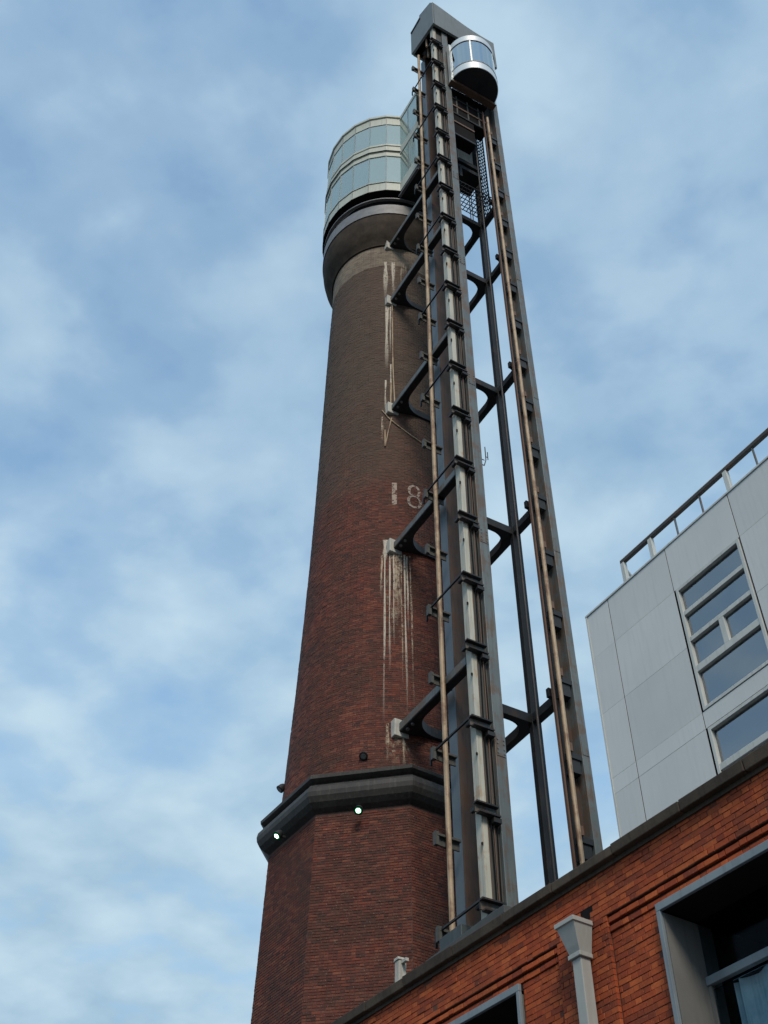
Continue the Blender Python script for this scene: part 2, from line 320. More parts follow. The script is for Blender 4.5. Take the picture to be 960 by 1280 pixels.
def brick_mesh(name, C_, EX, EZ, EN, hl, hh, depth, material, chamfer=0.004, parent=None, single=False):
    """many bricks in one mesh: centres of the front faces, unit axes along / up / out, half sizes"""
    n = len(C_); C_, EX, EZ, EN = (np.asarray(a, float) for a in (C_, EX, EZ, EN))
    hl = np.asarray(hl, float).reshape(-1, 1); hh = np.broadcast_to(np.asarray(hh, float), (n,)).reshape(-1, 1)
    rings = []
    for d, ins in ((-depth, 0.0), (-chamfer, 0.0), (0.0, chamfer)) if chamfer else ((-depth, 0.0), (0.0, 0.0)):
        for sx, sz in ((-1,-1),(1,-1),(1,1),(-1,1)):
            rings.append(C_ + EX*(sx*(hl-ins)) + EZ*(sz*(hh-ins)) + EN*d)
    V = np.stack(rings, 1); k = V.shape[1]
    fq = []
    for r in range(k//4-1):
        for i in range(4): fq.append((r*4+i, r*4+(i+1) % 4, r*4+4+(i+1) % 4, r*4+4+i))
    fq.append((k-4, k-3, k-2, k-1))
    fq = np.array(fq); F = (fq[None] + (np.arange(n)*k)[:, None, None]).reshape(-1, 4)
    me = bpy.data.meshes.new(name); nv = n*k
    me.vertices.add(nv); me.vertices.foreach_set('co', V.reshape(-1).astype(np.float32))
    me.loops.add(F.size); me.loops.foreach_set('vertex_index', F.reshape(-1).astype(np.int32))
    me.polygons.add(len(F)); me.polygons.foreach_set('loop_start', (np.arange(len(F))*4).astype(np.int32))
    me.update(calc_edges=True); me.shade_flat()
    at = me.attributes.new('rnd', 'FLOAT', 'POINT'); at.data.foreach_set('value', np.repeat(rng.random(n), k).astype(np.float32))
    me.materials.append(material)
    o = bpy.data.objects.new(name, me); col.objects.link(o); o.parent = parent
    return o

# ------------------------------------------------------------------ the ground
g = MB().box(-3000, 3000, -3000, 3000, -0.5, 0.0).build('ground', M['asphalt']); tag(g, kind='structure')
BW = dict(org=(1.71, 15.5), rz=-R_(90-33.0))     # street front of the brick building: local x along it, y inwards
pv = empty('pavement', (*BW['org'], 0), BW['rz']); tag(pv, kind='structure')
for i in range(28):
    MB().box(-14+i*0.93, -14+i*0.93+0.92, -2.4, -0.02, 0.0, 0.13).build('paving_slab', M['paving'], pv)
MB().box(-14, 12, -2.55, -2.41, 0.0, 0.13).build('kerb', M['paving'], pv, bevel=0.01)

# ------------------------------------------------------------------ the chimney
CX, CY = 0.15, 30.0
chim = empty('brick_chimney', (CX, CY, 0)); tag(chim, 'tall round brick chimney stack with sooty shaft and eight-sided red brick base', 'chimney')
PH = R_(10.2)
def r_oct(z): return 3.34 + (17.85-z)*0.023
SH = [(18.9,3.12),(20.2,3.05),(23.5,2.91),(26.5,2.81),(29.0,2.745),(31.5,2.70),(34.0,2.665),(36.9,2.63),(42.2,2.57),(45.0,2.51),(46.6,2.50)]
def r_sh(z): return float(np.interp(z, [a for a, _ in SH], [b for _, b in SH]))
def add_uv(o, fn):
    me = o.data; uvl = me.uv_layers.new(name='UVMap')
    for p in me.polygons:
        us = [fn(me.vertices[me.loops[li].vertex_index].co) for li in p.loop_indices]
        mx = max(u for u, _ in us); per = fn.period if hasattr(fn, 'period') else None
        for li, (u, v) in zip(p.loop_indices, us):
            if per and mx-u > per/2: u += per
            uvl.data[li].uv = (u, v)
def cyl_uv(rad):
    def f(c): return ((math.atan2(c.x, -c.y) % (2*math.pi))*rad, c.z)
    f.period = 2*math.pi*rad; return f
Z0B = 11.6                                               # real bricks start here (hidden by the wall in front below)
o = MB().lathe([(r_oct(0), 0), (r_oct(Z0B), Z0B)], 8, PH).build('base_lower', M['base_tex'], chim); add_uv(o, cyl_uv(3.5))
MB().lathe([(r_oct(Z0B)-0.012, Z0B), (r_oct(17.9)-0.012, 17.9)], 8, PH).build('base_core', M['mortar_old'], chim)
# base bricks: english garden wall bond on the eight faces
items = []
nz = int((17.86-Z0B)/0.075)
for k in range(8):
    t0, t1 = PH+k*math.pi/4, PH+(k+1)*math.pi/4; tm = (t0+t1)/2
    ex = np.array([math.cos(tm), math.sin(tm), 0]); en = np.array([math.sin(tm), -math.cos(tm), 0])
    for j in range(nz):
        z = Z0B + (j+0.5)*0.075; hw = r_oct(z)*math.sin(math.pi/8); ap = r_oct(z)*math.cos(math.pi/8)
        hdr = j % 4 == 3; bl = 0.112 if hdr else 0.2255; x = -hw + (0.0 if j % 2 else -bl*0.5)
        while x < hw-0.02:
            a, b = max(x, -hw+0.002)+0.005, min(x+bl, hw-0.002)-0.005
            if b-a > 0.03:
                pr = rng.normal(0, 0.0025)
                items.append((ex*(a+b)/2 + en*(ap+pr) + np.array([0, 0, z]), ex, en, (b-a)/2, k, z, (a+b)/2))
            x += bl
sl = 0.023*math.cos(math.pi/8)
near = sorted(range(len(items)), key=lambda i: (abs(items[i][4]-7) if True else 0, abs(items[i][5]-14.6)))  # the face towards the street
face_front = [i for i in range(len(items)) if items[i][4] == 7 and items[i][3] > 0.10 and items[i][5] > 13.2]
face_front = sorted(face_front, key=lambda i: items[i][5])[:290]
singles = set(face_front)
proto = brick_mesh('brick', [(0, 0, 0)], [(1, 0, 0)], [(0, 0, 1)], [(0, -1, 0)], [0.1075], 0.0325, 0.06, M['brick_old_o'], 0.005, chim)
first = True
for i in face_front:
    c, ex, en, hl, k, z, _ = items[i]
    b = proto if first else dup(proto, chim); first = False
    b.location = c; b.rotation_euler = (R_(-1.2)*0, 0, math.atan2(ex[1], ex[0])); b.scale = (hl/0.1075, 1, 1)
rest = [items[i] for i in range(len(items)) if i not in singles]
ba = brick_mesh('base_bricks', [q[0] for q in rest], [q[1] for q in rest], [(0, 0, 1)]*len(rest), [q[2] for q in rest], [q[3] for q in rest], 0.0325, 0.05, M['brick_old'], 0.005, chim)
tag(ba, kind='stuff')
# the black moulded band that ends the eight-sided base
MB().lathe([(3.24,17.86),(3.34,17.90),(3.49,17.98),(3.62,18.10),(3.70,18.25),(3.72,18.38),(3.69,18.52),(3.61,18.62),(3.49,18.67),(3.47,18.73),(3.56,18.77),(3.64,18.82),(3.65,18.91),(3.61,18.95),(3.36,19.02),(3.13,19.14),(3.0,19.14)], 8, PH).build('moulded_band', M['cornice'], chim)
# round shaft
ZS = 44.75
MB().lathe([(r_sh(z)-0.012, z) for z in (18.9, 20.2, 22, 23.5, 26.5, 29, 31.5, 34, 36.9, 39.5, 42.2, 44.8)], 96).build('shaft_core', M['mortar_old'], chim, smooth=True)
P_, EX_, EN_, HL_ = [], [], [], []
j = 0; z = 19.0
while z < ZS:
    r = r_sh(z); hdr = j % 2; n = int(round(2*math.pi*r/(0.112 if hdr and j % 4 == 1 else 0.2255)))
    th = (np.arange(n)+0.5*(j % 2))*2*math.pi/n
    P_.append(np.stack([r*np.sin(th), -r*np.cos(th), np.full(n, z)], 1)); e = np.stack([np.cos(th), np.sin(th), 0*th], 1)
    EX_.append(e); nn = np.stack([np.sin(th), -np.cos(th), 0*th], 1); EN_.append(nn); P_[-1] += nn*rng.normal(0.0, 0.003, (n, 1))
    HL_.append(np.full(n, math.pi*r/n-0.005)); z += 0.075; j += 1
P_, EX_, EN_, HL_ = (np.concatenate(a) for a in (P_, EX_, EN_, HL_))
sb = brick_mesh('shaft_bricks', P_, EX_, np.tile((0, 0, 1.0), (len(P_), 1)), EN_, HL_, 0.0325, 0.04, M['brick_old'], 0, chim); tag(sb, kind='stuff')
o = MB().lathe([(2.52, 44.72), (2.53, 45.2), (2.53, 46.6)], 96).build('lime_washed_neck', M['beige_brick'], chim, smooth=True); add_uv(o, cyl_uv(2.52))
MB().lathe([(2.50,46.25),(2.60,46.27),(2.62,46.36),(2.78,46.60),(2.93,46.95),(3.02,47.4),(3.06,47.8),(3.06,48.12)], 96).build('flared_cap', M['soot'], chim, smooth=True)
MB().lathe([(3.03,48.12),(3.10,48.12),(3.10,48.86),(2.8,48.86)], 96).build('cap_ring', M['ring'], chim, smooth=True)
MB().lathe([(2.70,48.86),(2.70,49.45),(2.68,49.45),(2.68,50.0),(0.0,50.0)], 96).build('cap_top', M['joint'], chim, smooth=True)
MB().lathe([(2.96,49.40),(3.10,49.40),(3.10,49.46),(2.96,49.46)], 96, closed=True).build('cap_ledge', M['ring'], chim, smooth=True)
MB().lathe([(2.80,49.98),(3.185,49.98),(3.185,50.02),(2.80,50.02)], 96, closed=True).build('cap_soffit_shade', M['joint'], chim, smooth=True)  # black ring paints shade onto the underside of the pale trim above
def on_shaft(ang, z, off=0.012): r = r_sh(z)+off; return (r*math.sin(ang), -r*math.cos(ang), z)
def strip(name, pts, w, material, off=0.012, cols=1):
    """narrow ribbon that follows the shaft: pts [(angle deg, z)], width in metres (or list); UV across and along"""
    mb = MB(); n = len(pts); uvs = []
    for i, (a, z) in enumerate(pts):
        p0 = pts[max(i-1, 0)]; p1 = pts[min(i+1, n-1)]; r = r_sh(z)
        dx, dz = R_(p1[0]-p0[0])*r, p1[1]-p0[1]; l = math.hypot(dx, dz) or 1; nx, nz = -dz/l, dx/l
        ww = w[i] if isinstance(w, (list, tuple)) else w
        for s in (-1, 1): mb.v.append(on_shaft(R_(a)+s*nx*ww/2/r, z+s*nz*ww/2, off)); uvs.append(((s+1)/2, i/(n-1)))
    mb.f = [(2*i, 2*i+1, 2*i+3, 2*i+2) for i in range(n-1)]
    o = mb.build(name, material, chim); ul = o.data.uv_layers.new(name='UVMap')
    for lp in o.data.loops: ul.data[lp.index].uv = uvs[lp.vertex_index]
    return o
# painted date on the shaft
def ellipse(ca, cz, ra, rz, n=20): return [(ca+ra*math.cos(2*math.pi*i/n), cz+rz*math.sin(2*math.pi*i/n)) for i in range(n+1)]
d1 = strip('digit_one', [(4.2, 29.7), (4.2, 30.2), (4.2, 30.8)], 0.17, M['digit_paint'], 0.016)
strip('digit_eight', ellipse(18.9, 30.53, 3.9, 0.26), 0.10, M['digit_paint'], 0.016)
strip('digit_eight', ellipse(18.9, 30.0, 4.6, 0.29), 0.10, M['digit_paint'], 0.017)

# ------------------------------------------------------------------ the lift tower
TR = -R_(90-29.4)
lt = empty('lift_tower', (CX, CY, 0), TR); tag(lt, 'tall grey and rust brown steel lift tower braced to the side of the brick chimney', 'lift tower')
def tb(name, b, m_, bevel=0.0): return MB().box(*b).build(name, M[m_], lt, bevel=bevel)
# front column by the chimney side: grey box with plates
tb('column', (6.30, 6.90, -0.95, -0.63, 0, 60.6), 'steel', 0.012)
tb('column_plate', (6.50, 6.80, -1.27, -0.952, 0, 60.6), 'steel_mid', 0.008)
tb('cable_tray', (6.60, 6.84, -1.44, -1.28, 11.5, 59.9), 'tray', 0.006)
tb('cable_tray_lip', (6.78, 6.85, -1.279, -1.265, 11.5, 59.9), 'steel_brown')
# rear left column
tb('column', (4.70, 5.10, -0.80, -0.30, 0, 60.6), 'steel_brown', 0.01)
tb('column_flange', (4.72, 5.08, -0.825, -0.802, 0, 60.6), 'steel_blue')
# rear right post
tb('column', (4.92, 5.10, 1.67, 1.98, 0, 60.6), 'steel_dark', 0.01)
# front right column: deep channel with rail
tb('column', (6.30, 6.90, 1.72, 1.97, 0, 60.6), 'steel', 0.012)
tb('column_web', (6.55, 6.62, 1.36, 1.718, 0, 60.6), 'steel_web')
tb('rail_flange', (6.80, 6.88, 1.06, 1.11, 0, 53.2), 'steel_brown')
def rail(s, t, r, z1): return MB().tube((s, t, 11.0), (s, t, z1), r, 12).build('guide_rail', M['rail'], lt, smooth=True)
rail(5.40, -1.40, 0.068, 59.5)
rail(6.95, 1.24, 0.062, 52.6)
MB().tube((5.9, 1.22, 11), (5.9, 1.22, 53), 0.035, 8).build('hoist_cable', M['steel_dark'], lt)
for t_ in (0.28, 0.40): MB().tube((4.9, t_+1.05, 46.0), (4.9, t_+1.05, 59.5), 0.02, 6).build('hoist_cable', M['steel_dark'], lt)
CLIP = [13.46+2.35*k for k in range(20)]
# clips that carry tray and rails
def clip_front():
    mb = MB().box(6.87, 7.02, -1.66, -1.05, -0.04, 0.0).box(6.87, 6.89, -1.66, -1.05, -0.24, -0.04).box(6.87, 7.03, -1.60, -1.02, -0.28, -0.24)
    return mb.build('tray_clip', M['steel_dark'], lt)
def clip_web(): return MB().box(6.891, 6.905, -1.64, -1.07, -0.238, -0.042).build('clip_web', M['steel'], lt)
def clip_back_bar():  # dark steel bar running back from the clip
    mb = MB().box(6.58, 6.875, -1.56, -1.48, -0.10, 0.0)
    return mb.build('clip_stay', M['steel_dark'], lt)
def clip_toe(): return MB().box(6.80, 7.0, -1.20, -0.99, -0.42, -0.301).build('clip_toe', M['steel_dark'], lt)
def clip_left():
    mb = MB().box(5.20, 5.33, -1.68, -1.0, -0.06, 0.0).box(5.20, 5.24, -1.68, -1.0, -0.26, -0.06).box(5.20, 5.32, -1.72, -1.62, -0.30, 0.05)
    return mb.build('rail_clip', M['steel_mid'], lt)
def clip_right():
    mb = MB().box(6.72, 6.90, 1.30, 1.70, -0.16, 0.0).box(6.63, 6.86, 1.36, 1.66, -0.55, -0.161)
    return mb.build('rail_clip', M['steel_dark'], lt)
def clip_pad(): return MB().box(6.90, 6.98, 1.30, 1.38, -0.02, 0.22).build('rail_pad', M['steel_brown'], lt)
def bar(): return MB().box(5.05, 7.02, -1.65, -1.60, -0.045, 0.0).build('tie_bar', M['steel_dark'], lt)
def bar_post(): return MB().box(5.05, 5.09, -1.65, -1.60, -0.36, -0.046).build('tie_bar_drop', M['steel_dark'], lt)
def angle_stay(): return MB().tube((6.9, -1.5, -1.0), (6.4, -1.15, -0.75), 0.03, 6).build('tray_stay', M['steel_dark'], lt)
protos = [clip_front(), clip_web(), clip_back_bar(), clip_toe(), clip_left(), clip_right(), clip_pad(), angle_stay()]
pb = bar(); pbp = bar_post()
for k, z in enumerate(CLIP):
    for p in protos:
        if p.name.startswith(('rail_pad', 'rail_clip.001')) and z > 52: continue
        (setattr(p, 'location', (0, 0, z)) if k == 0 else dup(p, lt, location=(0, 0, z)))
    if k % 2 == 0:
        (setattr(pb, 'location', (0, 0, z)) if k == 0 else dup(pb, lt, location=(0, 0, z)))
        (setattr(pbp, 'location', (0, 0, z)) if k == 0 else dup(pbp, lt, location=(0, 0, z)))
for z in (17.3, 24.4, 31.6, 38.8, 45.2):
    tb('splice_plate', (6.89, 6.912, -0.93, -0.65, z, z+0.55), 'steel'); tb('splice_plate', (6.89, 6.912, 1.74, 1.95, z+0.9, z+1.45), 'steel')
    for q in (0.08, 0.2, 0.35, 0.47):
        for t_ in (-0.88, -0.70): MB().tube((6.905, t_, z+q), (6.93, t_, z+q), 0.022, 6).build('bolt', M['ring'], lt)
for k, (s_, t_) in enumerate(((6.86, -1.20), (6.85, -1.10), (6.845, -1.04))):
    pts = [(s_ - 0.0, t_ + 0.018*math.sin(i*1.7+k*2.1), 12.0+2.0*i) for i in range(24)]
    MB().path(pts, 0.016, 6).build('cable', M['joint'] if k != 1 else M['steel_brown'], lt)
# horizontal frames that tie the tower to the chimney
def corner_poly(x, y, dx, dy, lx, ly, wx, wy, rf, n=8):
    """L shape with a curved inside corner; arms of width wx (along x) and wy (along y)"""
    pts = [(0, 0), (lx, 0), (lx, wx), (wy+rf, wx)]
    pts += [(wy+rf-rf*math.sin(math.pi/2*i/n), wx+rf-rf*math.cos(math.pi/2*i/n)) for i in range(1, n)]
    pts += [(wy, wx+rf), (wy, ly), (0, ly)]
    pts = [(x+dx*a, y+dy*b) for a, b in pts]
    return pts if dx*dy > 0 else pts[::-1]
LEV = [20.25, 27.5, 34.66, 41.75, 46.1]
for z in LEV:
    r = r_sh(z); sA = math.sqrt(r*r-1.2**2)
    MB().prism(corner_poly(sA-0.04, -1.26, 1, 1, 6.34-sA, 2.2, 0.24, 0.40, 0.75), z, z+0.30).build('chimney_bracket', M['steel_dark'], lt, bevel=0.008)
    MB().box(sA-0.02, 6.33, -1.275, -1.262, z+0.03, z+0.27).build('bracket_lit_side', M['steel'], lt)  # paler sheet paints the lit side onto the dark arm
    MB().prism(corner_poly(5.08, 1.90, -1, -1, 2.3, 2.6, 0.22, 0.22, 0.62), z, z+0.30).build('brace', M['steel_dark'], lt, bevel=0.008)
    MB().prism(corner_poly(6.31, 1.92, -1, -1, 1.22, 0.55, 0.24, 0.12, 0.25), z+0.02, z+0.30).build('brace', M['steel_dark'], lt, bevel=0.008)
    MB().box(sA-0.12, sA+0.10, -1.42, -0.95, z-0.14, z+0.42).build('anchor_pad', M['concrete'], lt, bevel=0.02)
    for q in (0.35, 0.62): MB().tube((sA+q, -1.15, z-0.05), (sA+q, -1.15, z+0.0), 0.05, 8).build('anchor_bolt', M['ring'], lt)
# machine head
hz = 59.75
n_ = 24; topc = []
for i in range(n_+1):
    t = -1.55 + 3.72*i/n_; q = i/n_
    topc.append((t, 62.45 - 0.75*math.sin(min(q*1.15, 1)*math.pi/2)**1.4 + 0.18*max(0, q-0.55)))
poly = [(-1.55, hz), (2.17, hz-0.9), (2.17, hz-0.2)] + [(a, b) for a, b in topc[::-1]]
poly = [(-1.55, hz), (1.93, hz), (1.95, hz-1.0), (2.17, hz-1.0)] + [(a, b) for a, b in topc[::-1]]
MB().prism(poly, 6.98, 7.10, 'x').build('head_front', M['housing'], lt, bevel=0.01)
MB().prism([(4.98, 60.35), (7.10, hz), (7.10, 62.35), (6.9, 62.8), (5.85, 63.45), (5.85, 63.2), (4.98, 63.1)], -1.56, -1.44, 'y').build('head_side', M['housing'], lt, bevel=0.01)
MB().box(5.02, 5.95, -1.60, -1.562, 62.80, 62.95).build('head_vent', M['steel_dark'], lt)
MB().prism([(4.98, hz), (7.0, hz), (7.0, 61.6), (4.98, 62.2)], 2.08, 2.17, 'y').build('head_side', M['housing'], lt, bevel=0.01)
MB().box(4.98, 5.08, -1.44, 2.08, 60.3, 62.6).build('head_back', M['housing'], lt)
mb = MB()
for i in range(n_):
    (t0, z0), (t1, z1) = topc[i], topc[i+1]
    s = len(mb.v); mb.v += [(5.0, t0, z0+0.25), (7.08, t0, z0-0.02), (7.08, t1, z1-0.02), (5.0, t1, z1+0.25)]; mb.f.append((s, s+1, s+2, s+3))
mb.build('head_roof', M['housing'], lt)
MB().box(5.1, 6.95, -1.40, 2.05, 61.0, 61.2).build('head_beam', M['steel_dark'], lt)
for q in (-0.9, 0.5, 1.5): MB().box(5.1, 6.95, q-0.08, q+0.08, 60.3, 61.0).build('head_beam', M['steel_brown'], lt)
for (s, t) in ((6.1, -1.35), (5.7, -1.0), (6.5, 0.0)): MB().tube((s, t, 59.2), (s, t, 61.1), 0.05, 8).build('head_rod', M['rail'], lt)
MB().tube((5.6, -1.1, 60.6), (5.6, 0.3, 60.6), 0.42, 20).build('winding_sheave', M['steel_dark'], lt, smooth=True)
# landing between tower and viewing room, seen from below
tb('landing_deck', (4.6, 5.65, -0.60, 1.60, 49.35, 49.62), 'steel_dark')
tb('landing_beam', (4.6, 5.65, 0.40, 0.52, 48.60, 49.349), 'steel_dark')
tb('landing_beam', (5.50, 5.62, -0.60, 0.399, 48.75, 49.349), 'steel_dark')
tb('landing_wall', (4.55, 4.66, -0.60, 1.54, 49.63, 59.9), 'steel_dark')
tb('equipment_panel', (5.25, 5.33, 0.62, 1.42, 50.6, 53.9), 'tray', 0.01)
tb('equipment_bracket', (5.20, 5.50, 0.50, 1.50, 50.3, 50.599), 'steel_dark')
# mesh screens
mb = MB()
def lattice(s0, s1, t, z0, z1, st=0.16, w=0.028):
    mb = MB(); mb.box(s0, s0+0.05, t-0.02, t+0.02, z0, z1).box(s1-0.05, s1, t-0.02, t+0.02, z0, z1)
    L_ = s1-s0; n = int((z1-z0+L_)/st)
    for i in range(n):
        for sg in (1, -1):
            a = z0 - L_ + i*st; p = []
            x0 = max(0, (z0-a)); x1 = min(L_, z1-a)
            if x1-x0 < 0.05: continue
            A = (x0, a+x0); B = (x1, a+x1)
            if sg < 0: A, B = (L_-A[0], A[1]), (L_-B[0], B[1])
            mb.tube((s0+A[0], t+0.012*sg, A[1]), (s0+B[0], t+0.012*sg, B[1]), w/2, 5)
    return mb
tag(lattice(5.12, 5.75, 1.80, 46.5, 54.5, 0.30, 0.045).build('mesh_screen', M['steel_dark'], lt), kind='stuff')
mb = MB()
for i in range(12): mb.box(5.15, 6.25, -0.55+i*0.18, -0.55+i*0.18+0.03, 46.60, 46.63)
for i in range(8): mb.box(5.15+i*0.155, 5.15+i*0.155+0.03, -0.55, 1.55, 46.631, 46.66)
tag(mb.build('floor_grating', M['steel_dark'], lt), kind='stuff')
# small aerial bracket on the front column
hk = [(6.7, -0.63, 28.05), (6.7, -0.42, 28.05), (6.7, -0.34, 28.35), (6.7, -0.34, 28.95)]
MB().path(hk, 0.016, 6).tube((6.7, -0.63, 28.3), (6.7, -0.40, 28.3), 0.014, 6).tube((6.7, -0.26, 28.4), (6.7, -0.26, 28.75), 0.014, 6).tube((6.7, -0.34, 28.5), (6.7, -0.26, 28.5), 0.012, 6).build('aerial', M['steel_dark'], lt)

# lime runs below the anchors and the thin conduits clipped to the shaft
def ang_at(z, t=-1.15):   # angle on the shaft for tower coordinate t
    r = r_sh(z); s = math.sqrt(r*r-t*t); x = s*math.sin(R_(29.4)) + t*math.cos(R_(29.4)); y = -s*math.cos(R_(29.4)) + t*math.sin(R_(29.4))
    return math.degrees(math.atan2(x, -y))
def run(z0, z1, t, w, m_='lime', wob=0.35):
    a = ang_at(z0, t); n = 10; ph = random.random()*6
    pts = [(a + wob*0.35*math.sin(ph+i*0.9), z0+(z1-z0)*i/n) for i in range(n+1)]
    strip('lime_run', pts, [w*(0.8+0.25*math.sin(ph+i)) for i in range(n+1)], M[m_], 0.014+random.random()*0.004)
for z0, z1, t, w, q in ((46.0, 42.0, -1.36, 0.22, 'lime'), (46.0, 42.3, -1.08, 0.18, 'lime'), (45.9, 43.2, -0.78, 0.12, 'lime_thin'), (45.9, 44.0, -0.65, 0.30, 'lime_thin'),
        (41.8, 37.2, -1.34, 0.16, 'lime'), (41.7, 38.2, -1.22, 0.06, 'lime'), (37.6, 34.8, -1.22, 0.08, 'lime'), (36.6, 34.6, -1.40, 0.08, 'lime'), (34.4, 33.0, -1.50, 0.10, 'lime_thin'),
        (27.35, 20.6, -1.46, 0.075, 'lime'), (27.35, 22.4, -1.33, 0.06, 'lime'), (27.35, 23.4, -1.22, 0.05, 'lime'), (27.35, 24.6, -1.12, 0.30, 'lime_thin'), (27.35, 21.6, -1.00, 0.05, 'lime_thin'), (27.35, 20.9, -0.90, 0.07, 'lime'), (27.35, 21.2, -0.72, 0.07, 'lime_thin'), (27.3, 24.0, -0.82, 0.06, 'lime'), (27.3, 25.4, -1.55, 0.10, 'lime_thin'),
        (27.32, 23.2, -1.12, 0.85, 'lime_wash'), (45.9, 42.6, -1.1, 0.6, 'lime_wash'), (20.3, 19.2, -1.25, 0.7, 'lime_wash'), (41.5, 39.5, -1.25, 0.4, 'lime_wash'), (28.0, 27.0, -1.45, 0.18, 'lime'), (20.6, 19.3, -1.5, 0.12, 'lime_thin'), (20.2, 19.2, -1.1, 0.10, 'lime_thin')):
    run(z0, z1, t, w, q)
def conduit(pts, r=0.03): MB().path([on_shaft(R_(a), z, 0.035) for a, z in pts], r, 7).build('conduit', M['rail'], chim, smooth=True)
aL = ang_at(34.6)
conduit([(aL-9, 34.75), (aL-4, 34.3), (aL+3, 33.9), (aL+14, 33.45), (aL+24, 33.2)], 0.022)
conduit([(aL-1.5, 34.3), (aL-4.5, 33.4), (aL-6.2, 32.75)], 0.022)
conduit([(aL-6.6, 33.6), (aL-6.4, 32.7)], 0.03)
conduit([(aL-2.3, 36.4), (aL-2.2, 34.6)], 0.03)
conduit([(aL-1.0, 41.6), (aL-0.4, 37.4), (aL+1.2, 34.7)], 0.028)

# ------------------------------------------------------------------ viewing room on the chimney top
vr_ = empty('viewing_room', (CX, CY, 49.6)); tag(vr_, 'round two-storey glazed viewing room with pale trim bands on the chimney top', 'viewing room')
RD, NP = 3.16, 24
TH0 = R_(12.0)                         # where the room meets the glazed link
aL0, aL1 = R_(12.0), R_(29.4*2-12.0)   # opening for the link (angle from -Y)
def zr(z): return z-49.6
def ring(name, prof, m_): return MB().lathe([(r, zr(z)) for r, z in prof], NP, TH0, 0, 2*math.pi, closed=True).build(name, m_, vr_)
ring('base_trim', [(3.02,50.03),(3.20,50.03),(3.20,50.10),(3.18,50.12),(3.18,50.72),(3.21,50.74),(3.21,50.80),(3.02,50.80)], M['cream'])
ring('middle_trim', [(3.02,53.28),(3.20,53.28),(3.20,53.42),(3.17,53.44),(3.17,53.72),(3.24,53.76),(3.24,54.02),(3.17,54.06),(3.17,54.30),(3.21,54.32),(3.21,54.46),(3.02,54.46)], M['cream'])
ring('top_trim', [(3.02,56.55),(3.19,56.55),(3.19,56.63),(3.17,56.65),(3.17,57.25),(3.24,57.28),(3.24,57.44),(3.02,57.44)], M['cream'])
MB().lathe([(3.21, zr(53.735)), (3.245, zr(53.735)), (3.245, zr(53.755)), (3.21, zr(53.755))], NP, TH0, closed=True).build('shadow_gap', M['joint'], vr_)
MB().lathe([(3.205, zr(50.73)), (3.215, zr(50.73)), (3.215, zr(50.745)), (3.205, zr(50.745))], NP, TH0, closed=True).build('shadow_gap', M['joint'], vr_)
MB().lathe([(0.0, zr(50.05)), (3.03, zr(50.05)), (3.03, zr(50.2)), (0, zr(50.2))], NP, TH0).build('floor', M['interior_pale'], vr_)
MB().lathe([(0.0, zr(53.6)), (3.03, zr(53.6)), (3.03, zr(53.9)), (0, zr(53.9))], NP, TH0).build('floor', M['interior_pale'], vr_)
MB().lathe([(0.0, zr(57.0)), (3.03, zr(57.0)), (3.20, zr(57.44)), (2.6, zr(57.6)), (0, zr(57.7))], NP, TH0).build('roof', M['interior_pale'], vr_)
MB().lathe([(1.5, zr(50.2)), (1.5, zr(57.0))], 24, 0).build('core_wall', M['interior_pale'], vr_, smooth=True)
for tier, (z0, z1) in enumerate(((50.81, 53.27), (54.47, 56.54))):
    for k in range(NP):
        t0, t1 = TH0+2*math.pi*k/NP, TH0+2*math.pi*(k+1)/NP
        if aL0-0.01 < (t0+t1)/2 < aL1: continue
        gp = 0.006
        mb = MB(); r0 = RD
        a = [(r0*math.sin(t0+gp), -r0*math.cos(t0+gp)), (r0*math.sin(t1-gp), -r0*math.cos(t1-gp)), ((r0-0.03)*math.sin(t1-gp), -(r0-0.03)*math.cos(t1-gp)), ((r0-0.03)*math.sin(t0+gp), -(r0-0.03)*math.cos(t0+gp))]
        mb.prism(a, zr(z0), zr(z1)).build('glass_panel', M['drum_glass'], vr_)
        MB().box(-0.014, 0.014, -0.03, 0.006, zr(z0), zr(z1)).build('mullion', M['glass_edge'], vr_)
        mu = bpy.context.scene.collection.objects[-1]; mu.location = (r0*math.sin(t0), -r0*math.cos(t0), 0); mu.rotation_euler = (0, 0, t0)
# trim joints
for k in range(NP):
    t0 = TH0+2*math.pi*k/NP
    if aL0+0.05 < t0 % (2*math.pi) < aL1-0.05: continue
    for (z0, z1) in ((50.13, 50.71), (56.66, 57.24)):
        q = MB().box(-0.012, 0.012, -0.01, 0.012, zr(z0), zr(z1)).build('trim_joint', M['ring'], vr_)
        q.location = (3.18*math.sin(t0), -3.18*math.cos(t0), 0); q.rotation_euler = (0, 0, t0)
